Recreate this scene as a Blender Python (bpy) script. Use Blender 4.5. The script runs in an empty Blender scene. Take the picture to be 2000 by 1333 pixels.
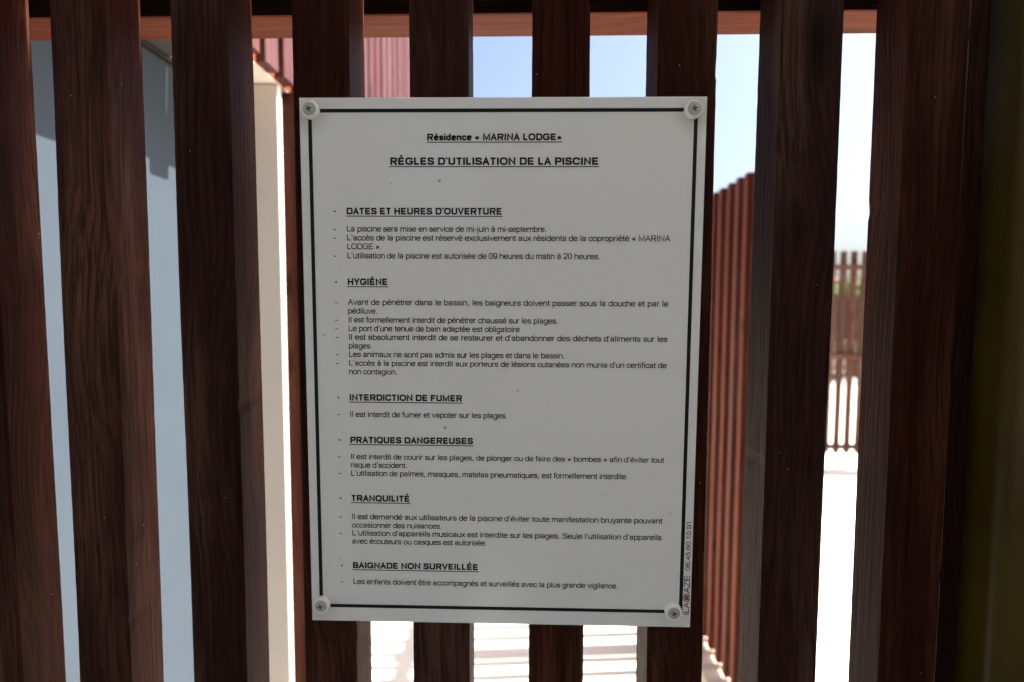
import bpy, bmesh, math, random
from mathutils import Vector, Matrix, noise

random.seed(7)
S = bpy.context.scene
C = S.collection
RAD = math.radians

# ------------------------------------------------------------------ camera, sky, sun, exposure
cd = bpy.data.cameras.new("camera")
cam = bpy.data.objects.new("camera", cd); C.objects.link(cam)
fw = Vector((-0.02369594, 0.99761671, -0.06480276))
rt = Vector((0.99970472, 0.02399476, 0.00383668))
up = Vector((-0.00538247, 0.06469271, 0.99789072))
mw = Matrix((rt, up, -fw)).transposed().to_4x4(); mw.translation = (0.01686, -0.43536, 1.55)
cam.matrix_world = mw
cd.sensor_width = 36; cd.sensor_fit = 'HORIZONTAL'; cd.lens = 36 * 1104.5 / 2000
cd.clip_start = 0.01; cd.clip_end = 2000
cd.dof.use_dof = True; cd.dof.focus_distance = 0.437; cd.dof.aperture_fstop = 4.5; cd.dof.aperture_blades = 0
S.camera = cam

SUN_EL, SUN_AZ = RAD(53.5), RAD(85)          # azimuth clockwise from +Y
w = bpy.data.worlds.new("World"); S.world = w; w.use_nodes = True
wn = w.node_tree.nodes; bg = wn['Background']
sky = wn.new('ShaderNodeTexSky'); sky.sky_type = 'NISHITA'; sky.sun_disc = False
sky.sun_elevation = SUN_EL; sky.sun_rotation = SUN_AZ; sky.altitude = 0
sky.air_density = 0.9; sky.dust_density = 5.0; sky.ozone_density = 2.0
w.node_tree.links.new(sky.outputs[0], bg.inputs[0]); bg.inputs[1].default_value = 0.075

sl = bpy.data.lights.new("sun", 'SUN'); sl.energy = 5.0; sl.angle = RAD(0.5); sl.color = (1, 0.955, 0.89)
sun = bpy.data.objects.new("sun", sl); C.objects.link(sun)
sd = Vector((math.sin(SUN_AZ) * math.cos(SUN_EL), math.cos(SUN_AZ) * math.cos(SUN_EL), math.sin(SUN_EL)))
sun.rotation_euler = sd.to_track_quat('Z', 'Y').to_euler(); sun.location = sd * 20

S.view_settings.view_transform = 'Standard'; S.view_settings.look = 'None'
S.view_settings.exposure = 2.1; S.view_settings.gamma = 1.0
try: S.view_settings.use_curve_mapping = False
except Exception: pass
S.render.engine = 'CYCLES'
S.cycles.use_denoising = True
S.cycles.max_bounces = 10; S.cycles.diffuse_bounces = 6

# ------------------------------------------------------------------ helpers
def link(o, parent=None, loc=None):
    C.objects.link(o)
    if parent: o.parent = parent
    if loc is not None: o.location = loc
    return o
def tag(o, label=None, cat=None, group=None, kind=None):
    for k, v in (('label', label), ('category', cat), ('group', group), ('kind', kind)):
        if v: o[k] = v
    return o
def empty(name, loc, label, cat, group=None):
    o = bpy.data.objects.new(name, None); o.empty_display_size = .1
    link(o, None, loc); return tag(o, label, cat, group)
def obj(name, bm, mat, parent=None, loc=None, smooth=False):
    me = bpy.data.meshes.new(name); bm.normal_update(); bm.to_mesh(me); bm.free()
    if mat: me.materials.append(mat)
    if smooth:
        for p in me.polygons: p.use_smooth = True
    return link(bpy.data.objects.new(name, me), parent, loc)
def box(bm, x0, x1, y0, y1, z0, z1, bev=0.0):
    v = [bm.verts.new((x, y, z)) for x in (x0, x1) for y in (y0, y1) for z in (z0, z1)]
    fs = [bm.faces.new([v[i] for i in f]) for f in
          ((0, 1, 3, 2), (4, 6, 7, 5), (0, 4, 5, 1), (2, 3, 7, 6), (0, 2, 6, 4), (1, 5, 7, 3))]
    if bev > 0:
        es = list({e for f in fs for e in f.edges})
        bmesh.ops.bevel(bm, geom=es, offset=bev, segments=2, profile=.5, affect='EDGES')
def boxobj(name, b, mat, parent=None, bev=0.0, loc=None):
    bm = bmesh.new(); box(bm, *b, bev); return obj(name, bm, mat, parent, loc)

def stick(bm, xc, yc, z0, z1, wx, wy, n, ch=.003, wob=.0004, seed=0, lean=0.0, lowx=0.0):
    """a sawn timber: octagonal (arris-rounded) section swept in z with slightly uneven edges"""
    hx, hy = wx / 2, wy / 2
    sec = [(-hx + ch, -hy), (hx - ch, -hy), (hx, -hy + ch), (hx, hy - ch), (hx - ch, hy), (-hx + ch, hy), (-hx, hy - ch), (-hx, -hy + ch)]
    rings = []; chips = random.Random(seed * 17 + 3)
    for i in range(n + 1):
        t = i / n; z = z0 + (z1 - z0) * t; r = []
        for k, (x, y) in enumerate(sec):
            q = Vector((k // 2 * 7.3 + seed * 3.1, z * 3.5, seed)); q2 = Vector((k * 7.3 + 50 + seed, z * 90, seed))
            dx = noise.noise(q) * wob + noise.noise(q2) * wob * .3
            dy = noise.noise(q + Vector((31, 0, 0))) * wob
            if n > 100 and k in (1, 2, 5, 6) and chips.random() < .014:
                dx -= math.copysign(chips.uniform(.0006, .0018), x)
            r.append(bm.verts.new((xc + lean * (z - 1.5) + x * (1 + 0) + dx, yc + y + dy, z)))
        rings.append(r)
    for a, b in zip(rings, rings[1:]):
        for k in range(8):
            bm.faces.new((a[k], a[(k + 1) % 8], b[(k + 1) % 8], b[k]))
    bm.faces.new(rings[0][::-1]); bm.faces.new(rings[-1])

# ------------------------------------------------------------------ materials
def newmat(name):
    m = bpy.data.materials.new(name); m.use_nodes = True
    nt = m.node_tree; return m, nt, nt.nodes['Principled BSDF']
def N(nt, t, **kw):
    n = nt.nodes.new(t)
    for k, v in kw.items(): setattr(n, k, v)
    return n
def setin(n, **kw):
    for k, v in kw.items(): n.inputs[k.replace('_', ' ')].default_value = v
def ramp(nt, a, b, c0, c1, src):
    r = N(nt, 'ShaderNodeValToRGB'); e = r.color_ramp.elements
    e[0].position = a; e[1].position = b; e[0].color = (*c0, 1) if not isinstance(c0, float) else (c0, c0, c0, 1)
    e[1].color = (*c1, 1) if not isinstance(c1, float) else (c1, c1, c1, 1)
    nt.links.new(src, r.inputs[0]); return r.outputs[0]
def mix(nt, mode, fac, a, b):
    m = N(nt, 'ShaderNodeMix', data_type='RGBA', blend_type=mode)
    for s, v in ((m.inputs[0], fac), (m.inputs[6], a), (m.inputs[7], b)):
        if hasattr(v, 'links'): nt.links.new(v, s)
        elif isinstance(v, (int, float)): s.default_value = v
        else: s.default_value = (*v, 1)
    return m.outputs[2]

def wood(name, dark, light, worn, axis='z', rough=.5, bump=.25, spec=.5, wear=.45, specks=True, wave=.5):
    m, nt, p = newmat(name)
    tc = N(nt, 'ShaderNodeTexCoord'); oi = N(nt, 'ShaderNodeObjectInfo')
    off = N(nt, 'ShaderNodeVectorMath', operation='SCALE'); off.inputs[3].default_value = 13.0
    cmb = N(nt, 'ShaderNodeCombineXYZ')
    for i in range(3): nt.links.new(oi.outputs['Random'], cmb.inputs[i])
    nt.links.new(cmb.outputs[0], off.inputs[0])
    add = N(nt, 'ShaderNodeVectorMath', operation='ADD')
    nt.links.new(tc.outputs['Object'], add.inputs[0]); nt.links.new(off.outputs[0], add.inputs[1])
    # knots bend the grain round them
    kv = N(nt, 'ShaderNodeTexVoronoi'); kv.inputs['Scale'].default_value = 1.0
    km = N(nt, 'ShaderNodeMapping'); km.inputs['Scale'].default_value = {'z': (13, 13, 4.2), 'x': (3.1, 13, 13), 'y': (13, 3.1, 13)}[axis]
    nt.links.new(add.outputs[0], km.inputs[0]); nt.links.new(km.outputs[0], kv.inputs['Vector'])
    knot = ramp(nt, .06, .17, .85, 0.0, kv.outputs['Distance'])
    kwide = ramp(nt, .1, .6, 1.0, 0.0, kv.outputs['Distance'])
    ds = N(nt, 'ShaderNodeVectorMath', operation='SCALE'); nt.links.new(kwide, ds.inputs[0]); ds.inputs[3].default_value = .012
    ad2 = N(nt, 'ShaderNodeVectorMath', operation='ADD'); nt.links.new(add.outputs[0], ad2.inputs[0]); nt.links.new(ds.outputs[0], ad2.inputs[1])
    st = {'z': (1, 1, .035), 'x': (.035, 1, 1), 'y': (1, .035, 1)}[axis]
    mp = N(nt, 'ShaderNodeMapping'); mp.inputs['Scale'].default_value = st; nt.links.new(ad2.outputs[0], mp.inputs[0])
    def noi(sc, det=3, rg=.55, dist=0.0):
        n = N(nt, 'ShaderNodeTexNoise'); setin(n, Scale=float(sc), Detail=float(det), Roughness=rg, Distortion=dist)
        nt.links.new(mp.outputs[0], n.inputs['Vector']); return n.outputs['Fac']
    wv = N(nt, 'ShaderNodeTexWave', wave_type='RINGS', rings_direction='Z' if axis == 'z' else ('X' if axis == 'x' else 'Y'))
    setin(wv, Scale=70.0, Distortion=3.0, Detail=2.0); wv.inputs['Detail Scale'].default_value = 1.2
    wvm = N(nt, 'ShaderNodeMapping'); wvm.inputs['Scale'].default_value = st; nt.links.new(ad2.outputs[0], wvm.inputs[0])
    nt.links.new(wvm.outputs[0], wv.inputs['Vector'])
    fine = noi(420, 4, .6); mid = noi(90, 3, .5, .4)
    g = mix(nt, 'MIX', wave, ramp(nt, .35, .65, 0.0, 1.0, fine), wv.outputs['Fac'])
    col = mix(nt, 'MIX', g, dark, light)
    # wear: paler, greyer streaks
    big = N(nt, 'ShaderNodeTexNoise'); setin(big, Scale=4.0, Detail=3.0)
    bmap = N(nt, 'ShaderNodeMapping'); bmap.inputs['Scale'].default_value = {'z': (4, 4, .8), 'x': (.8, 4, 4), 'y': (4, .8, 4)}[axis]
    nt.links.new(add.outputs[0], bmap.inputs[0]); nt.links.new(bmap.outputs[0], big.inputs['Vector'])
    wf = mix(nt, 'MULTIPLY', 1.0, ramp(nt, .48, .72, 0.0, wear, big.outputs['Fac']), ramp(nt, .4, .62, 0.2, 1.0, fine))
    col = mix(nt, 'MIX', wf, col, worn)
    col = mix(nt, 'MULTIPLY', 1.0, col, ramp(nt, .3, .7, .78, 1.15, mid))
    col = mix(nt, 'MIX', knot, col, tuple(c * .4 for c in dark))
    if specks:
        sv = N(nt, 'ShaderNodeTexVoronoi'); sv.inputs['Scale'].default_value = 46.0
        nt.links.new(add.outputs[0], sv.inputs['Vector'])
        col = mix(nt, 'MIX', ramp(nt, .018, .035, .7, 0.0, sv.outputs['Distance']), col, (.3, .25, .2))
    tone = N(nt, 'ShaderNodeHueSaturation'); nt.links.new(col, tone.inputs['Color'])
    mr = N(nt, 'ShaderNodeMapRange'); mr.inputs[3].default_value = .84; mr.inputs[4].default_value = 1.14
    mr2 = N(nt, 'ShaderNodeMapRange'); mr2.inputs[3].default_value = .82; mr2.inputs[4].default_value = 1.05
    fr = N(nt, 'ShaderNodeMath', operation='FRACT'); f7 = N(nt, 'ShaderNodeMath', operation='MULTIPLY'); f7.inputs[1].default_value = 7.31
    nt.links.new(oi.outputs['Random'], mr.inputs[0]); nt.links.new(oi.outputs['Random'], f7.inputs[0]); nt.links.new(f7.outputs[0], fr.inputs[0])
    nt.links.new(fr.outputs[0], mr2.inputs[0]); nt.links.new(mr.outputs[0], tone.inputs['Value']); nt.links.new(mr2.outputs[0], tone.inputs['Saturation'])
    nt.links.new(tone.outputs[0], p.inputs['Base Color'])
    rr = ramp(nt, .3, .7, rough - .08, rough + .15, fine); nt.links.new(rr, p.inputs['Roughness'])
    p.inputs['Specular IOR Level'].default_value = spec
    b = N(nt, 'ShaderNodeBump'); b.inputs['Strength'].default_value = bump; b.inputs['Distance'].default_value = .0012
    nt.links.new(mix(nt, 'MULTIPLY', .8, g, mix(nt, 'MIX', .4, mid, fine)), b.inputs['Height']); nt.links.new(b.outputs[0], p.inputs['Normal'])
    return m

def plaster(name, col, var=.06, rough=.7, scale=6, bump=.1, spec=.4):
    m, nt, p = newmat(name)
    tc = N(nt, 'ShaderNodeTexCoord'); n = N(nt, 'ShaderNodeTexNoise'); setin(n, Scale=float(scale), Detail=6.0, Roughness=.6)
    nt.links.new(tc.outputs['Object'], n.inputs['Vector'])
    c = ramp(nt, .3, .7, tuple(x * (1 - var) for x in col), tuple(min(1, x * (1 + var)) for x in col), n.outputs['Fac'])
    nt.links.new(c, p.inputs['Base Color']); p.inputs['Roughness'].default_value = rough; p.inputs['Specular IOR Level'].default_value = spec
    n2 = N(nt, 'ShaderNodeTexNoise'); setin(n2, Scale=220.0, Detail=3.0); nt.links.new(tc.outputs['Object'], n2.inputs['Vector'])
    b = N(nt, 'ShaderNodeBump'); b.inputs['Strength'].default_value = bump; b.inputs['Distance'].default_value = .002
    nt.links.new(n2.outputs['Fac'], b.inputs['Height']); nt.links.new(b.outputs[0], p.inputs['Normal'])
    return m

M_BATTEN = wood('dark_stained_batten', (.015, .0042, .0024), (.041, .0110, .0062), (.115, .052, .030), 'z', rough=.55, bump=.35, wear=.75, spec=.035, wave=.28)
M_RAIL = wood('red_stained_rail', (.10, .023, .009), (.16, .038, .015), (.18, .085, .05), 'x', rough=.6, bump=.25, spec=.1)
M_SIDE_SHADE_POST = wood('side_shade_and_post_wood', (.034, .011, .0065), (.062, .020, .012), (.09, .045, .03), 'z', rough=.65, bump=.15, specks=False, spec=.05)
M_RAIL_FRONT = wood('dark_rail_front', (.010, .0036, .0024), (.028, .009, .006), (.06, .03, .02), 'x', rough=.6, bump=.25, spec=.05)
M_RAW = wood('raw_arris', (.12, .055, .035), (.22, .11, .07), (.3, .2, .14), 'z', rough=.7, bump=.2, spec=.1, specks=False)
M_FENCE = wood('red_stained_fence', (.165, .038, .017), (.27, .067, .031), (.28, .13, .07), 'z', rough=.6, bump=.15, specks=False, spec=.15)
M_FENCE_X = wood('red_stained_crossrail', (.165, .038, .017), (.27, .067, .031), (.28, .13, .07), 'x', rough=.6, bump=.15, specks=False, spec=.15)
M_FENCE_Y = wood('red_stained_long_rail', (.165, .038, .017), (.27, .067, .031), (.28, .13, .07), 'y', rough=.6, bump=.15, specks=False, spec=.15)
M_FAR = wood('aged_brown_fence', (.048, .019, .012), (.085, .034, .022), (.2, .11, .07), 'z', rough=.6, bump=.15, specks=False, spec=.1)
M_FAR_X = wood('aged_brown_crossrail', (.048, .019, .012), (.085, .034, .022), (.2, .11, .07), 'x', rough=.6, bump=.15, specks=False, spec=.1)
M_CLAD = wood('sunbleached_cladding', (.075, .022, .022), (.12, .040, .038), (.15, .08, .075), 'z', rough=.45, bump=.15, specks=False, spec=.15)
M_GREY = plaster('grey_painted_wall', (.048, .063, .079), .05, .6, 5, spec=.08)
M_SOFFIT = plaster('soffit_board', (.06, .066, .06), .05, .7)
M_SOFFIT2 = plaster('cream_soffit', (.50, .44, .37), .04, .7)
M_TRIM = plaster('dark_trim', (.02, .021, .022), .1, .5)
M_BEIGE = plaster('cream_painted_pillar', (.86, .77, .66), .03, .6, 4)
M_DECK = plaster('pale_deck_concrete', (.76, .67, .58), .06, .8, 3)
M_GROUND = plaster('pale_dry_ground', (.42, .38, .30), .2, .9, .4)
M_KERB = plaster('kerb_concrete', (.66, .54, .42), .08, .8, 8)
M_ADDED_WALL = plaster('added_wall_render', (.44, .445, .435), .08, .85, 3)
M_PORCH = plaster('porch_floor', (.33, .34, .34), .1, .8, 3)

def sign_mat():
    m, nt, p = newmat('white_sign_panel')
    tc = N(nt, 'ShaderNodeTexCoord')
    n = N(nt, 'ShaderNodeTexNoise'); setin(n, Scale=4.0, Detail=1.0); nt.links.new(tc.outputs['Object'], n.inputs['Vector'])
    base = ramp(nt, .2, .8, (.725, .75, .745), (.74, .765, .76), n.outputs['Fac'])
    v = N(nt, 'ShaderNodeTexVoronoi'); v.inputs['Scale'].default_value = 36.0; nt.links.new(tc.outputs['Object'], v.inputs['Vector'])
    n3 = N(nt, 'ShaderNodeTexNoise'); setin(n3, Scale=14.0, Detail=2.0); nt.links.new(tc.outputs['Object'], n3.inputs['Vector'])
    sp = mix(nt, 'MULTIPLY', 1.0, ramp(nt, .03, .06, 1.0, 0.0, v.outputs['Distance']), ramp(nt, .52, .6, 0.0, .8, n3.outputs['Fac']))
    c = mix(nt, 'MIX', sp, base, (.22, .22, .18))
    # yellowish dried splashes
    n4 = N(nt, 'ShaderNodeTexNoise'); setin(n4, Scale=26.0, Detail=3.0); nt.links.new(tc.outputs['Object'], n4.inputs['Vector'])
    # grime creeping in from the screws
    for cx_, cz_ in ((-.1424, .190), (.1409, .190), (-.1428, -.193), (.137, -.194)):
        vd = N(nt, 'ShaderNodeVectorMath', operation='DISTANCE'); nt.links.new(tc.outputs['Object'], vd.inputs[0]); vd.inputs[1].default_value = (cx_, 0, cz_)
        c = mix(nt, 'MIX', mix(nt, 'MULTIPLY', 1.0, ramp(nt, .004, .017, .8, 0.0, vd.outputs['Value']), ramp(nt, .35, .65, .2, .9, n3.outputs['Fac'])), c, (.5, .46, .33))
    nt.links.new(c, p.inputs['Base Color'])
    p.inputs['Roughness'].default_value = .17
    p.inputs['Specular IOR Level'].default_value = .8
    n5 = N(nt, 'ShaderNodeTexNoise'); setin(n5, Scale=300.0, Detail=2.0); nt.links.new(tc.outputs['Object'], n5.inputs['Vector'])
    b = N(nt, 'ShaderNodeBump'); b.inputs['Strength'].default_value = .06; b.inputs['Distance'].default_value = .0005
    nt.links.new(n5.outputs['Fac'], b.inputs['Height']); nt.links.new(b.outputs[0], p.inputs['Normal'])
    return m
def simple(name, col, rough=.5, metal=0.0, var=.08, scale=60):
    m, nt, p = newmat(name)
    tc = N(nt, 'ShaderNodeTexCoord'); n = N(nt, 'ShaderNodeTexNoise'); setin(n, Scale=float(scale), Detail=3.0)
    nt.links.new(tc.outputs['Object'], n.inputs['Vector'])
    nt.links.new(ramp(nt, .3, .7, tuple(x * (1 - var) for x in col), tuple(x * (1 + var) for x in col), n.outputs['Fac']), p.inputs['Base Color'])
    p.inputs['Roughness'].default_value = rough; p.inputs['Metallic'].default_value = metal
    return m
M_SIGN = sign_mat()
M_EDGE = simple('panel_edge', (.5, .49, .42), .5)
M_INK = simple('black_ink', (.007, .007, .008), .45)
for _m in (M_INK,): _m.node_tree.nodes['Principled BSDF'].inputs['Specular IOR Level'].default_value = .2
M_INKG = simple('grey_ink', (.03, .03, .034), .4)
M_INKR = simple('red_ink', (.42, .02, .025), .35)
M_CAP = simple('white_plastic_cap', (.78, .78, .74), .35, var=.03)
M_SCREW = simple('dull_zinc_screw', (.42, .43, .38), .45, .35, .15, 400)
M_RECESS = simple('dark_recess', (.03, .026, .02), .8)
M_LEAF = simple('oleander_leaf', (.13, .20, .035), .5, 0, .5, 3)
M_BLOOM = simple('oleander_bloom', (.75, .2, .25), .6, 0, .3, 5)
M_BARK = simple('bark', (.13, .1, .07), .8)

def post_mat():
    m, nt, p = newmat('olive_gloss_paint')
    p.inputs['Base Color'].default_value = (.055, .044, .006, 1); p.inputs['Roughness'].default_value = .38; p.inputs['Specular IOR Level'].default_value = .15
    tc = N(nt, 'ShaderNodeTexCoord'); n = N(nt, 'ShaderNodeTexNoise'); setin(n, Scale=120.0, Detail=2.0)
    mp = N(nt, 'ShaderNodeMapping'); mp.inputs['Scale'].default_value = (1, 1, .6)
    nt.links.new(tc.outputs['Object'], mp.inputs[0]); nt.links.new(mp.outputs[0], n.inputs['Vector'])
    b = N(nt, 'ShaderNodeBump'); b.inputs['Strength'].default_value = .25; b.inputs['Distance'].default_value = .0008
    nt.links.new(n.outputs['Fac'], b.inputs['Height']); nt.links.new(b.outputs[0], p.inputs['Normal'])
    n2 = N(nt, 'ShaderNodeTexNoise'); setin(n2, Scale=12.0, Detail=4.0); nt.links.new(tc.outputs['Object'], n2.inputs['Vector'])
    nt.links.new(ramp(nt, .3, .7, (.032, .021, .002), (.048, .032, .004), n2.outputs['Fac']), p.inputs['Base Color'])
    return m
M_POST = post_mat()

# ------------------------------------------------------------------ setting
def struct(name, b, mat, bev=0.0):
    return tag(boxobj(name, b, mat, None, bev), kind='structure')
bm = bmesh.new()
gv = [bm.verts.new(p) for p in ((-600, -600, -.03), (600, -600, -.03), (600, 900, -.03), (-600, 900, -.03))]
bm.faces.new(gv); tag(obj('ground', bm, M_GROUND), kind='structure')
struct('pool_deck', (-1.30, 14, .10, 14.0, -.2, 0.0), M_DECK)
struct('porch_floor', (-9.0, 9.0, -9.0, .096, -.2, 0.0), M_PORCH)

# ------------------------------------------------------------------ left building
b0 = empty('pool_building', (-.9, .45, 0), "grey painted building with cream pillar seen through the leftmost gaps", "building")
def local(b):  # building parts are given in world coordinates
    return (b[0] + .9, b[1] + .9, b[2] - .45, b[3] - .45, b[4], b[5])
boxobj('wall', local((-1.6, -.62, .06, .703, 0, 1.974)), M_GREY, b0)
boxobj('wall_trim', local((-.640, -.613, .06, .703, 1.976, 1.985)), M_TRIM, b0)
boxobj('recess_wall', local((-1.60, -1.25, .80, 6.0, 0, 1.976)), M_GREY, b0)
boxobj('soffit', local((-1.6, -.478, .06, .580, 1.986, 1.9925)), M_SOFFIT, b0)
boxobj('soffit', local((-1.6, -.478, .582, .786, 1.986, 1.9925)), M_BEIGE, b0)
boxobj('upper_wall', local((-1.6, -.60, .06, 2.30, 1.994, 4.2)), M_TRIM, b0)
boxobj('pillar', local((-.72, -.4775, .705, .724, 0, 1.9845)), M_BEIGE, b0, .002)
boxobj('corner_post', local((-.520, -.437, .727, .772, 0, 1.977)), M_SIDE_SHADE_POST, b0, .003)
boxobj('fascia_rail', local((-.515, -.4765, .07, 2.3, 1.9875, 2.028)), M_FENCE_Y, b0, .002)
boxobj('cross_rail', local((-.515, -.4765, .07, 2.3, 3.2, 3.245)), M_FENCE_Y, b0, .002)
bm = bmesh.new(); stick(bm, 0, 0, 0, 2.2, .021, .050, 3, .003, .0006, 5)
me = bpy.data.meshes.new('cladding_slat'); bm.normal_update(); bm.to_mesh(me); bm.free(); me.materials.append(M_CLAD)
y = .10
while y < 2.3:
    o = link(bpy.data.objects.new('cladding_slat', me), b0, (-.4655 + .9 + random.uniform(-.001, .001), y - .45, 1.990 + random.uniform(-.002, .002)))
    y += .077

# ------------------------------------------------------------------ slatted fences beyond the gate
def slat_fence(name, p0, n, pitch, axis, z0, z1, rails, label, side=1, wb=.045, wd=.045, mt=None, mx=None):
    mt = mt or M_FENCE; mx = mx or M_FENCE_X
    root = empty(name, (p0[0], p0[1], 0), label, 'fence', 'slatted wooden fences round the pool deck')
    bm = bmesh.new(); stick(bm, 0, 0, z0, z1, wb, wd, 6, .004, .0012, n)
    me = bpy.data.meshes.new('batten'); bm.normal_update(); bm.to_mesh(me); bm.free(); me.materials.append(mt)
    if mt is M_FENCE:      # shade between the battens painted in: darker copy on their side faces
        me.materials.append(M_SIDE_SHADE_POST)
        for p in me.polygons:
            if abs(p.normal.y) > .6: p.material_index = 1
    for i in range(n):
        l = (i * pitch, 0) if axis == 'x' else (0, i * pitch)
        o = link(bpy.data.objects.new('batten', me), root, (l[0] + random.uniform(-.0015, .0015), l[1] + random.uniform(-.0015, .0015), random.uniform(-.003, .003)))
        o.rotation_euler = (random.uniform(-.0008, .0008), random.uniform(-.0008, .0008), random.uniform(-.02, .02))
    L = (n - 1) * pitch
    for z in rails:
        if axis == 'x': boxobj('rail', (-.03, L + .03, side * .0235 if side > 0 else -.0685, .0685 if side > 0 else -.0235, z - .022, z + .022), mx, root, .003)
        else: boxobj('rail', (.0235, .0685, -.03, L + .03, z - .022, z + .022), M_FENCE_Y, root, .003)
    k = 0
    while .8 + k * 1.84 <= L + .1:    # posts that carry the rails
        t = min(.8 + k * 1.84, L)
        c = (t, .103) if axis == 'x' else (.103, t)
        boxobj('post', (c[0] - .034, c[0] + .034, c[1] - .034, c[1] + .034, 0, z1 - .05), mt, root, .003)
        k += 1
    return root
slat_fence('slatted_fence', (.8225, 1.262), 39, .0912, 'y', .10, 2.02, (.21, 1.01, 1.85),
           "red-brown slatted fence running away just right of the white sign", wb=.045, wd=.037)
slat_fence('slatted_fence', (.95, 4.87), 60, .0993, 'x', .17, 2.05, (.24, 1.08, 1.90),
           "slatted fence across the far deck with sky and flowers showing through its top", side=-1, mt=M_FAR, mx=M_FAR_X)
slat_fence('slatted_fence', (5.0, 10.9), 60, .100, 'x', .12, 1.66, (.3, 1.45),
           "low slatted fence farthest back, behind the tall one, below the flowers", wb=.07, mt=M_FAR, mx=M_FAR_X)
tag(boxobj('kerb', (.735, .86, 1.1, 4.85, .0, .075), M_KERB, None, .006), kind='structure')

# oleander bushes beyond the low fence
def bush(x, y, h, r, seed, label):
    root = empty('oleander_bush', (x, y, -.03), label, 'bush', 'flowering bushes behind the low fence')
    rnd = random.Random(seed)
    bm = bmesh.new()
    for k in range(7):
        a = rnd.uniform(0, 6.28); t = Vector((math.cos(a) * r * .6, math.sin(a) * r * .6, h * .75)); pr = None
        for i in range(5):
            f = i / 4; c = Vector((t.x * f ** 1.4, t.y * f ** 1.4, t.z * f)); rr = .025 * (1 - .7 * f)
            ring = [bm.verts.new(c + Vector((math.cos(q) * rr, math.sin(q) * rr, 0))) for q in (0, 1.57, 3.14, 4.71)]
            if pr:
                for q in range(4): bm.faces.new((pr[q], pr[(q + 1) % 4], ring[(q + 1) % 4], ring[q]))
            pr = ring
    obj('stem', bm, M_BARK, root)
    cl = [Vector((rnd.uniform(-1, 1) * r * .7, rnd.uniform(-1, 1) * r * .7, rnd.uniform(.3, .92) * h)) for _ in range(26)]
    def cloud(n, s, mat, name, hi):
        bm = bmesh.new()
        for _ in range(n):
            c = rnd.choice(cl) + Vector((rnd.gauss(0, 1), rnd.gauss(0, 1), rnd.gauss(0, .8))) * r * .22
            if hi and rnd.random() < .5: c.y -= r * .3
            c.z = max(.1, min(h, c.z))
            d = Vector((rnd.gauss(0, 1), rnd.gauss(0, 1), rnd.gauss(.4, 1))).normalized()
            e = d.cross(Vector((rnd.gauss(0, 1), rnd.gauss(0, 1), rnd.gauss(0, 1)))).normalized()
            a_, b_ = d * s, e * s * (.22 if not hi else .8)
            bm.faces.new([bm.verts.new(c - a_), bm.verts.new(c + b_), bm.verts.new(c + a_), bm.verts.new(c - b_)])
        o = obj(name, bm, mat, root); tag(o, kind='stuff')
    cloud(4200, .085, M_LEAF, 'foliage', False); cloud(260, .045, M_BLOOM, 'blossom', True)
bush(5.9, 11.9, 2.05, .75, 1, "pink-flowered bush behind the low far fence, left of the three")
bush(7.15, 12.0, 2.15, .8, 2, "pink-flowered bush in the middle, behind the low far fence")
bush(8.5, 11.9, 2.0, .75, 3, "pink-flowered bush behind the low far fence, right of the three")

# ------------------------------------------------------------------ unseen porch added behind the camera to shade the sign
b1 = empty('added_porch', (0, -2.4, 0), "unseen porch walls and cover added behind the camera to shade the sign", "building")
def lb(b): return (b[0], b[1], b[2] + 2.4, b[3] + 2.4, b[4], b[5])
boxobj('wall', lb((-5.0, -.56, -2.6, -2.4, 0, 5.5)), M_ADDED_WALL, b1)
boxobj('wall', lb((-.32, 5.0, -2.6, -2.4, 0, 5.5)), M_ADDED_WALL, b1)
boxobj('wall', lb((-.56, -.32, -2.6, -2.4, 0, 1.82)), M_ADDED_WALL, b1)  # slot left in the added wall to reflect sky on the sign
boxobj('wall', lb((-.56, -.32, -2.6, -2.4, 2.32, 5.5)), M_ADDED_WALL, b1)
boxobj('shade_wall', lb((1.4, 1.6, -2.398, -.1, 0, 2.0)), M_ADDED_WALL, b1)
boxobj('shade_roof', lb((-1.8, 1.8, -2.398, -.06, 2.702, 2.85)), M_ADDED_WALL, b1)

# ------------------------------------------------------------------ the near gate of dark battens
gate = empty('slatted_gate', (0, 0, 0), "dark-stained slatted gate in the foreground that carries the white rules sign", "gate")
# left edge top / left edge bottom / right edge top / right edge bottom (metres in the gate's plane at z 1.78 and 1.25)
edges = [(-.3481, -.3472, -.3020, -.3062), (-.2541, -.2532, -.2100, -.2093), (-.1607, -.1601, -.1174, -.1179),
         (-.0720, -.0717, -.0268, -.0275), (.0207, .0215, .0643, .0646), (.1141, .1159, .1583, .1593),
         (.2049, .2045, .2513, .2490), (.2974, .2989, .3434, .3422)]
edges.insert(0, (-.443, -.4405, -.3980, -.3956))
edges = [(-.443 - .093 * k, -.441 - .093 * k, -.398 - .093 * k, -.396 - .093 * k) for k in (5, 4, 3, 2, 1)] + edges
for i, (a, b, c, d) in enumerate(edges):
    wt, wbt = c - a, d - b; xc = (a + c) / 2; xb = (b + d) / 2; lean = (xc - xb) / .53
    x15 = xb + lean * (1.5 - 1.25)
    bm = bmesh.new(); stick(bm, 0, 0, .06, 2.02, (wt + wbt) / 2, .0445, 220, .0022 + .0006 * math.sin(i * 2.1), .0009, i + 3, lean)
    o = obj('batten', bm, M_BATTEN, gate, (x15, .0225, 0), smooth=False)
    if i == len(edges) - 1:      # the last batten's front arris was planed after staining: raw wood shows
        o.data.materials.append(M_RAW)
        for k, p in enumerate(o.data.polygons):
            if k % 8 == 1 and k < 8 * 220 and (k // 8) % 23 != 5: p.material_index = 1
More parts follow.
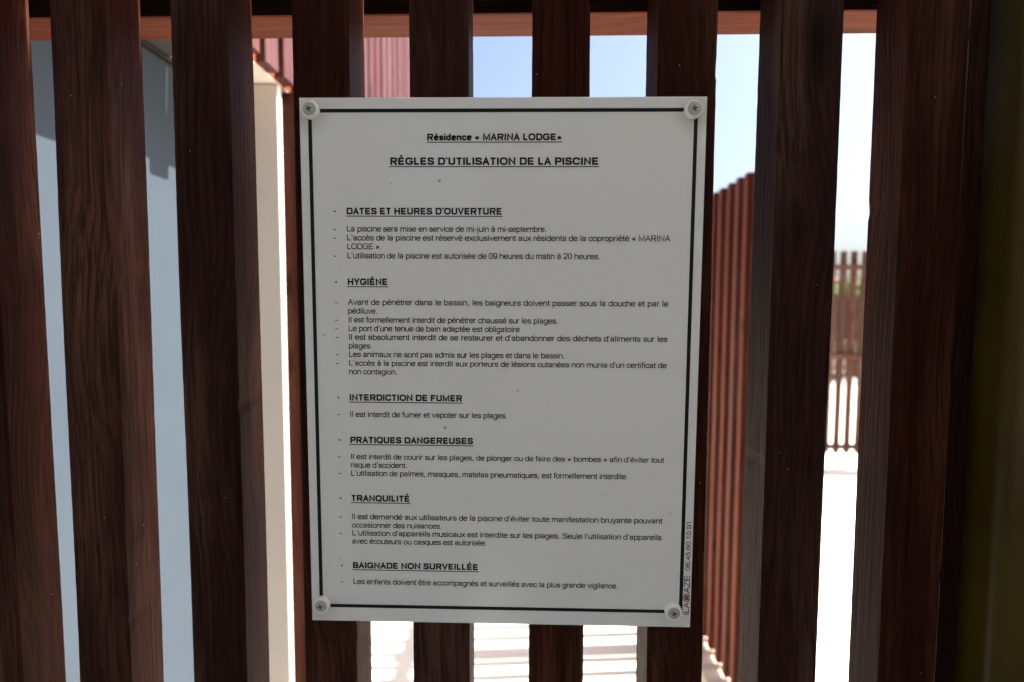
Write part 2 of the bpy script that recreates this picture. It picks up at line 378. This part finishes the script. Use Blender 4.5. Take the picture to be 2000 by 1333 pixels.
for z in (.21, 1.01, 1.811):
    bm = bmesh.new(); box(bm, -.92, .345, .0458, .088, z - .0225, z + .0225, .0025)
    o = obj('rail', bm, M_RAIL, gate); 
    o.data.materials.append(M_RAIL_FRONT)          # front faces take a darker colour than the rest of the rail
    for p in o.data.polygons:
        if p.normal.y < -.5: p.material_index = 1
    if z > 1.5: o.rotation_euler = (0, -.0012, 0)

boxobj('stop_batten', (.3465, .3655, .012, .045, .06, 2.02), M_BATTEN, gate, .002)
# square gate post, olive gloss paint, rounded corners
bm = bmesh.new()
hw, r_, ns = .045, .010, 6; pts = []
for cx_, cy_, a0 in ((hw - r_, hw - r_, 0), (-hw + r_, hw - r_, 90), (-hw + r_, -hw + r_, 180), (hw - r_, -hw + r_, 270)):
    for k in range(ns + 1):
        a = RAD(a0 + 90 * k / ns); pts.append((cx_ + math.cos(a) * r_, cy_ + math.sin(a) * r_))
lo = [bm.verts.new((x, y, 0)) for x, y in pts]; hi = [bm.verts.new((x, y, 2.08)) for x, y in pts]
for k in range(len(pts)): bm.faces.new((lo[k], lo[(k + 1) % len(pts)], hi[(k + 1) % len(pts)], hi[k]))
bm.faces.new(hi); bm.faces.new(lo[::-1])
post = empty('gate_post', (.4115, .025, 0), "olive green gloss-painted metal post at the right end of the dark gate", "post")
po = obj('shaft', bm, M_POST, post)
for p in po.data.polygons: p.use_smooth = abs(p.normal.z) < .5
boxobj('cap', (-.048, .048, -.048, .048, 2.0805, 2.09), M_POST, post, .002)

# ------------------------------------------------------------------ lettering: a monoline grotesque drawn as strokes
G = {}
ADV = dict(a=556, b=556, c=500, d=556, e=556, f=278, g=556, h=556, i=222, j=222, k=500, l=222, m=833, n=556, o=556, p=556, q=556,
           r=333, s=500, t=278, u=556, v=500, w=722, x=500, y=500, z=500, A=667, B=680, C=722, D=722, E=667, F=611, G=778, H=722,
           I=278, L=570, M=833, N=722, O=778, P=667, Q=778, R=722, S=667, T=611, U=722, V=667, Y=667, Z=611)
ADV.update({' ': 278, '.': 278, ',': 278, '’': 222, '«': 556, '»': 556, '-': 333, '•': 350})
for d_ in '0123456789': ADV[d_] = 556
def box4(x0, x1, y0, y1):
    xm = (x0 + x1) / 2
    return ('C', [(x0, (y0 + y1) / 2), (x0, y1), (xm, y1), (x1, y1), (x1, (y0 + y1) / 2), (x1, y0), (xm, y0), (x0, y0)])
def P(s):
    out = []
    for st in s.split(';'):
        t = st.split(); k = t[0]; v = [tuple(map(float, q.split(','))) for q in t[1:]]
        if k == 'B': out.append(box4(v[0][0], v[1][0], v[0][1], v[1][1]))
        else: out.append((k, v))
    return out
raw = {
 'a': "S 75,355 85,488 270,488 440,488 436,350 436,60 482,28; S 436,292 300,262 72,262 76,32 240,32 436,32 436,200",
 'b': "L 72,716 72,0; B 72,32 508,488", 'c': "S 452,345 440,488 262,488 50,488 50,32 262,32 445,32 458,190",
 'd': "L 482,716 482,0; B 48,32 482,488", 'e': "L 56,275 500,275; S 500,275 500,492 278,492 50,492 50,28 280,28 430,28 486,130",
 'f': "S 112,0 112,520 112,694 190,680 275,674; L 18,482 262,482", 'g': "B 48,40 480,488; S 480,519 480,40 480,-172 268,-172 90,-172 76,-58",
 'h': "L 75,716 75,0; S 75,330 75,486 285,486 480,486 480,310 480,0", 'i': "L 110,519 110,0; L 110,716 110,620",
 'j': "S 110,519 110,-60 110,-180 20,-166; L 110,716 110,620", 'k': "L 80,716 80,0; L 450,519 85,185; L 225,310 468,0", 'l': "L 110,716 110,0",
 'm': "L 75,519 75,0; S 75,330 75,486 250,486 416,486 416,320 416,0; S 416,330 416,486 590,486 758,486 758,320 758,0",
 'n': "L 75,519 75,0; S 75,330 75,486 285,486 480,486 480,310 480,0", 'o': "B 48,32 508,488", 'p': "L 72,519 72,-200; B 72,32 508,488",
 'q': "L 482,519 482,-200; B 48,32 482,488", 'r': "L 75,519 75,0; S 75,300 85,490 220,488 325,466",
 's': "S 428,372 430,488 250,488 72,488 72,285 250,262 448,240 448,32 250,32 62,32 52,160",
 't': "S 128,660 128,140 128,20 190,36 265,42; L 18,482 258,482", 'u': "S 75,519 75,190 75,32 270,32 480,32 480,200; L 480,519 480,0",
 'v': "L 28,519 250,25 472,519", 'w': "L 22,519 192,25 361,490 530,25 700,519", 'x': "L 35,519 468,0; L 465,519 30,0",
 'y': "L 28,519 258,30; S 474,519 265,-30 215,-178 65,-160", 'z': "L 45,480 430,480 62,40 460,40",
 'A': "L 28,0 333,690 640,0; L 125,250 540,250", 'B': "L 97,0 97,716; S 97,674 340,674 575,674 575,385 350,378 97,378; S 350,378 630,378 630,42 350,42 97,42",
 'C': "S 655,490 610,676 372,676 62,676 62,38 372,38 620,38 672,240", 'D': "L 100,0 100,716; S 100,674 300,674 668,674 668,42 300,42 100,42",
 'E': "L 100,0 100,716; L 100,674 618,674; L 100,378 580,378; L 100,42 640,42", 'F': "L 100,0 100,716; L 100,674 585,674; L 100,378 520,378",
 'G': "S 680,505 630,676 400,676 65,676 65,38 400,38 590,38 705,130; L 705,110 705,340 415,340", 'H': "L 98,0 98,716; L 625,0 625,716; L 98,378 625,378",
 'I': "L 138,0 138,716", 'L': "L 95,716 95,42 540,42", 'M': "L 88,0 88,690 416,60 745,690 745,0", 'N': "L 95,0 95,670 628,45 628,716",
 'O': "B 60,36 720,680", 'P': "L 100,0 100,716; S 100,674 360,674 625,674 625,335 360,335 100,335", 'Q': "B 60,36 720,680; L 440,190 700,-20",
 'R': "L 100,0 100,716; S 100,674 360,674 640,674 640,350 360,350 100,350; L 380,350 665,0",
 'S': "S 570,500 565,676 335,676 92,676 92,430 335,378 615,330 615,38 335,38 60,38 58,235", 'T': "L 20,674 590,674; L 305,674 305,0",
 'U': "S 97,716 97,290 97,38 360,38 625,38 625,290 625,716", 'V': "L 25,716 333,30 642,716", 'Y': "L 20,716 333,320 646,716; L 333,330 333,0",
 'Z': "L 50,674 560,674 60,42 590,42", '0': "B 55,36 500,676", '1': "L 110,545 300,690 300,0",
 '2': "S 65,500 70,680 280,680 498,680 490,460 290,250 60,100 60,44; L 55,42 505,42", '4': "L 370,0 370,680 45,210 530,210",
 '5': "L 480,674 150,674 95,360; S 95,350 250,450 500,430 500,38 270,38 70,38 55,190", '6': "S 490,530 460,680 290,680 60,680 55,300; B 55,36 500,420",
 '9': "B 55,290 500,680; S 500,400 500,36 265,36 90,36 70,180", '.': "L 140,0 140,100", ',': "L 140,100 140,10 100,-110", '’': "L 112,716 112,640 75,555",
 '-': "L 42,250 292,250", '«': "L 265,440 105,262 265,84; L 460,440 300,262 460,84", '»': "L 95,440 255,262 95,84; L 290,440 450,262 290,84", '•': "L 120,315 240,315",
}
for k_, v_ in raw.items(): G[k_] = P(v_)
ACC = {'´': ('L', [(235, 590), (340, 735)]), '`': ('L', [(320, 590), (215, 735)]), '^': ('L', [(165, 595), (278, 715), (391, 595)])}
for ch, (b_, ac) in {'é': 'e´', 'è': 'e`', 'ê': 'e^', 'à': 'a`', 'É': 'E´', 'È': 'E`'}.items():
    up_ = 165 if b_ == 'E' else 0; dx_ = 60 if b_ == 'E' else 0
    kk, pp = ACC[ac]; G[ch] = G[b_] + [(kk, [(x + dx_, y + up_) for x, y in pp])]; ADV[ch] = ADV[b_]

def simplify(p, closed):
    # drop control points lying midway on a straight side so the corners round fully
    n = len(p); q = []
    for i, c in enumerate(p):
        if closed or 2 <= i <= n - 3:
            a, b = p[i - 1], p[(i + 1) % n]
            if (a[0] == c[0] == b[0]) or (a[1] == c[1] == b[1]): continue
        q.append(c)
    return q
def chaikin(p, closed, it=2):
    for _ in range(it):
        q = []
        n = len(p)
        rng = range(n) if closed else range(n - 1)
        if not closed: q.append(p[0])
        for i in rng:
            a, b = p[i], p[(i + 1) % n]
            q.append((a[0] * .75 + b[0] * .25, a[1] * .75 + b[1] * .25)); q.append((a[0] * .25 + b[0] * .75, a[1] * .25 + b[1] * .75))
        if not closed: q.append(p[-1])
        p = q
    return p
def stroke(bm, pts, closed, hw, f):
    n = len(pts); L, R = [], []
    for i in range(n):
        a = pts[i - 1] if (i > 0 or closed) else None; b = pts[(i + 1) % n] if (i < n - 1 or closed) else None; c = pts[i]
        ds = []
        if a: ds.append(Vector((c[0] - a[0], c[1] - a[1])).normalized())
        if b: ds.append(Vector((b[0] - c[0], b[1] - c[1])).normalized())
        d = sum(ds, Vector((0, 0)))
        if d.length < 1e-4: d = ds[0]
        d.normalize(); k = 1 / max(.5, d.dot(ds[0])); nx, ny = -d.y * hw * k, d.x * hw * k
        L.append(bm.verts.new(f(c[0] + nx, c[1] + ny))); R.append(bm.verts.new(f(c[0] - nx, c[1] - ny)))
    for i in range(n if closed else n - 1):
        j = (i + 1) % n; bm.faces.new((L[i], R[i], R[j], L[j]))
GC = {}
def glyph_strokes(ch):
    if ch not in GC:
        o = []
        for k, p in G.get(ch, []):
            # spline with a straight lead-in keeps stems straight
            o.append((p, False) if k == 'L' else (chaikin(simplify(p, k == 'C'), k == 'C'), k == 'C'))
        GC[ch] = o
    return GC[ch]
def advance(t): return sum(ADV.get(c, 556) for c in t) / 1000
def put(bm, text, x, y, size, bold=False, wsp=0.0, sx=1.0, zoff=0.0, rot=False):
    """text drawn flat in the panel's plane (mm); returns the end x"""
    hw = (88 if bold else 54)
    KN = ((-200, -200), (0, 0), (38, hw), (488, 531 - hw), (519, 519), (676, 720 - hw), (716, 716), (900, 900 + hw - 44))
    def ymap(v):
        for (a, b), (c, d) in zip(KN, KN[1:]):
            if v <= c: return b + (d - b) * (v - a) / (c - a)
        return v
    for ch in text:
        adv_ = ADV.get(ch, 556)
        for pts, closed in glyph_strokes(ch):
            def pre(px, py):
                if adv_ > 300: px = adv_ / 2 + (px - adv_ / 2) * (1 - 2 * (hw - 44) / (adv_ - 120))
                return (px, ymap(py))
            def f(px, py):
                X, Y = x + px / 1000 * size * sx, y + py / 1000 * size
                if rot: X, Y = y0r - (Y - y) , x0r + (X - x0)
                return (X / 1000, zoff, Y / 1000)
            x0 = 0; y0r = 0; x0r = 0
            pts = [pre(*q_) for q_ in pts]
            stroke(bm, pts, closed, hw, f)
        x += (ADV.get(ch, 556) / 1000) * size * sx + (wsp if ch == ' ' else 0)
    return x

# ------------------------------------------------------------------ the sign
SW, SH, ST = .150, .2025, .003
sign = empty('rules_sign', (-.0020, 0, 1.4993), "white pool rules sign screwed to the dark gate, black border and French text", "sign")
sign.rotation_euler = (RAD(1.05), RAD(.097), 0)
sign.location.y = -.0068
bm = bmesh.new(); box(bm, -SW, SW, 0, ST, -SH, SH)
bmesh.ops.bevel(bm, geom=[e for e in bm.edges if abs(e.verts[0].co.y) < 1e-6 and abs(e.verts[1].co.y) < 1e-6], offset=.0009, segments=1, affect='EDGES')
panel = obj('panel', bm, M_SIGN, sign)
bm = bmesh.new(); Y_ = -.00012
def quad(bm, x0, x1, z0, z1, y=Y_):
    bm.faces.new([bm.verts.new((x / 1000, y, z / 1000)) for x, z in ((x0, z0), (x1, z0), (x1, z1), (x0, z1))])
quad(bm, -143.4, 143.4, 191.5, 194.2); quad(bm, -143.4, 143.4, -190.6, -187.9)
quad(bm, -143.4, -140.6, -187.9, 191.5); quad(bm, 140.6, 143.4, -187.9, 191.5)
obj('border', bm, M_INK, sign)
LINES = [
    ("h", -55.2, 44.6, 171.3, "Résidence « MARINA LODGE»"),
    ("h", -82.9, 72.0, 153.6, "RÈGLES D’UTILISATION DE LA PISCINE"),
    ("H", -116.2, 0.9, 117.3, "DATES ET HEURES D’OUVERTURE"),
    ("d", -116.2, 34.3, 104.6, "La piscine sera mise en service de mi-juin à mi-septembre."),
    ("j", -116.2, 125.8, 98.0, "L’accès de la piscine est réservé exclusivement aux résidents de la copropriété « MARINA"),
    ("c", -116.2, -89.8, 91.4, "LODGE »."),
    ("d", -116.2, 74.2, 84.6, "L’utilisation de la piscine est autorisée de 09 heures du matin à 20 heures."),
    ("H", -116.4, -85.5, 64.6, "HYGIÈNE"),
    ("j", -116.3, 125.8, 49.6, "Avant de pénétrer dans le bassin, les baigneurs doivent passer sous la douche et par le"),
    ("c", -116.3, -93.6, 43.0, "pédiluve."),
    ("d", -116.3, 43.5, 36.2, "Il est formellement interdit de pénétrer chaussé sur les plages."),
    ("d", -116.3, 14.5, 29.6, "Le port d’une tenue de bain adaptée est obligatoire"),
    ("j", -116.3, 125.9, 23.0, "Il est absolument interdit de se restaurer et d’abandonner des déchets d’aliments sur les"),
    ("c", -116.3, -98.0, 16.3, "plages."),
    ("d", -116.3, 48.9, 9.8, "Les animaux ne sont pas admis sur les plages et dans le bassin."),
    ("j", -116.4, 125.9, 3.1, "L’accès à la piscine est interdit aux porteurs de lésions cutanées non munis d’un certificat de"),
    ("c", -116.4, -78.9, -3.6, "non contagion."),
    ("H", -116.6, -29.2, -24.0, "INTERDICTION DE FUMER"),
    ("d", -116.4, 5.5, -36.8, "Il est interdit de fumer et vapoter sur les plages."),
    ("H", -116.7, -20.9, -57.3, "PRATIQUES DANGEREUSES"),
    ("j", -116.5, 125.9, -70.1, "Il est interdit de courir sur les plages, de plonger ou de faire des « bombes » afin d’éviter tout"),
    ("c", -116.5, -72.1, -76.8, "risque d’accident."),
    ("d", -116.5, 98.8, -83.4, "L’utilisation de palmes, masques, matelas pneumatiques, est formellement interdite."),
    ("H", -116.7, -70.3, -103.7, "TRANQUILITÉ"),
    ("j", -116.5, 125.8, -118.2, "Il est demandé aux utilisateurs de la piscine d’éviter toute manifestation bruyante pouvant"),
    ("c", -116.5, -45.4, -125.0, "occasionner des nuisances."),
    ("j", -116.5, 125.6, -131.5, "L’utilisation d’appareils musicaux est interdite sur les plages. Seule l’utilisation d’appareils"),
    ("c", -116.5, -10.0, -138.1, "avec écouteurs ou casques est autorisée."),
    ("H", -116.5, -16.8, -158.2, "BAIGNADE NON SURVEILLÉE"),
    ("d", -116.4, 93.0, -171.2, "Les enfants doivent être accompagnés et surveillés avec la plus grande vigilance."),
]
for kind, x0_, x1_, yb, t in LINES:
    bm = bmesh.new(); bold = kind in 'hH'; nat = advance(t)
    if kind == 'j':
        size = 6.15; wsp = (x1_ - x0_ - nat * size) / t.count(' ')
        if wsp < -.3: size = (x1_ - x0_) / nat; wsp = 0
        put(bm, t, x0_, yb, size, False, wsp, 1.0, Y_)
    else:
        fit = (x1_ - x0_) / nat
        size = {'h': fit, 'H': 7.0}.get(kind, 6.15) if bold else 6.15
        if t.startswith('RÈG'): size = 7.6
        elif kind == 'h': size = 6.9
        put(bm, t, x0_, yb, size, bold, 0, fit / size, Y_)
    if bold: quad(bm, x0_ - .3, x1_ + .3, yb - 1.55, yb - .9)
    if kind == 'H': quad(bm, -125.5, -124.3, yb + 1.6, yb + 2.8)
    if kind in 'dj': quad(bm, -126.2, -124.2, yb + 1.35, yb + 1.9)
    obj('heading_line' if bold else 'text_line', bm, M_INK, sign)

# maker's mark printed sideways outside the border
def vput(text, ystart, yend, xb, size, mat, name):
    bm = bmesh.new(); bm2 = bmesh.new()
    put(bm2, text, 0, 0, size, False, 0, (yend - ystart) / (advance(text) * size), 0.0)
    for v in bm2.verts: v.co = Vector((xb / 1000 - v.co.z, Y_, ystart / 1000 + v.co.x))
    me = bpy.data.meshes.new('t'); bm2.to_mesh(me); bm2.free(); bm.from_mesh(me); bpy.data.meshes.remove(me)
    return obj(name, bm, mat, sign)
vput("iLA", -192.0, -181.2, 148.6, 6.4, M_INKG, 'maker_name')
vput("AZE", -174.0, -159.4, 148.6, 6.4, M_INKG, 'maker_name')
vput("06.45.60.10.91", -155.6, -115.6, 148.2, 5.0, M_INKG, 'maker_phone')
bm = bmesh.new()   # the C: a dark rounded frame with a red field
stroke(bm, [(p[0], p[1]) for p in chaikin([(144.2, -180.6), (148.6, -180.6), (148.6, -174.8), (144.2, -174.8)], True, 2)], True, .38,
       lambda a, b: (a / 1000, Y_, b / 1000))
obj('maker_emblem', bm, M_INKG, sign)
bm = bmesh.new(); quad(bm, 145.0, 147.8, -179.6, -175.8, Y_ - .00004); obj('maker_emblem', bm, M_INKR, sign)
# small scuffs and spatters proud of the face
bm = bmesh.new(); rr_ = random.Random(5)
for cx_, cz_, s_ in ((-82, 140, .7), (-110, 76, .6), (8, -5, .4), (-136, -66, .6), (119, -83, .5), (80, -96, .6), (118, 144, .6), (-40, 158, .4), (20, 120, .4), (132, -110, 1.0),
                     (96, -130, .5), (26, -118, .4), (-100, 186, .5), (60, 60, .35), (88, 20, .4), (-60, -20, .4), (10.2, 87.6, .35), (128, -183, .5)):
    vs = [bm.verts.new(((cx_ + math.cos(a) * s_ * rr_.uniform(.5, 1.1)) / 1000, Y_ - .00002, (cz_ + math.sin(a) * s_ * rr_.uniform(.3, .8)) / 1000)) for a in [k * 1.0472 for k in range(6)]]
    bm.faces.new(vs)
obj('spatter', bm, simple('spatter_dirt', (.3, .29, .22), .8), sign)

# screw caps
def ring_profile(bm, prof, n=40, c=(0, 0)):
    prev = None
    for r, y in prof:
        ring = [bm.verts.new((c[0] + math.cos(2 * math.pi * k / n) * r, y, c[1] + math.sin(2 * math.pi * k / n) * r)) for k in range(n)]
        if prev:
            for k in range(n): bm.faces.new((prev[k], ring[k], ring[(k + 1) % n], prev[(k + 1) % n]))
        prev = ring
    return prev
for k, (cx_, cz_, an) in enumerate(((-140.9, 193.0, .35), (139.6, 192.5, .3), (-141.2, -187.8, .1), (135.9, -188.3, .45))):
    bm = bmesh.new()
    last = ring_profile(bm, [(.0066, 0), (.0066, -.0022), (.0064, -.0033), (.0060, -.0042), (.0055, -.0046), (.0050, -.0046), (.0048, -.0040), (.0002, -.0040)])
    cap = obj('screw_cap', bm, M_CAP, sign, (cx_ / 1000, -.0001, cz_ / 1000), smooth=True)
    bm = bmesh.new()
    ring_profile(bm, [(.0047, -.0041), (.0046, -.0044), (.0041, -.0048), (.0030, -.0050), (.0002, -.0051)])
    scr = obj('screw_head', bm, M_SCREW, cap, None, smooth=True)
    bm = bmesh.new()
    for a in (0, math.pi / 2):
        ca, sa = math.cos(a + an), math.sin(a + an)
        vs = [bm.verts.new((x * ca - z * sa, -.00516, x * sa + z * ca)) for x, z in ((-.0021, -.00045), (.0021, -.00045), (.0021, .00045), (-.0021, .00045))]
        if a: 
            for v in vs: v.co.y -= .00003
        bm.faces.new(vs)
    obj('cross_recess', bm, M_RECESS, cap)  # recess drawn as a flat dark cross on the screw head
bpy.context.view_layer.update()
print('objects', len(bpy.data.objects), 'tris', sum(len(o.data.polygons) * 2 for o in bpy.data.objects if o.type == 'MESH'))
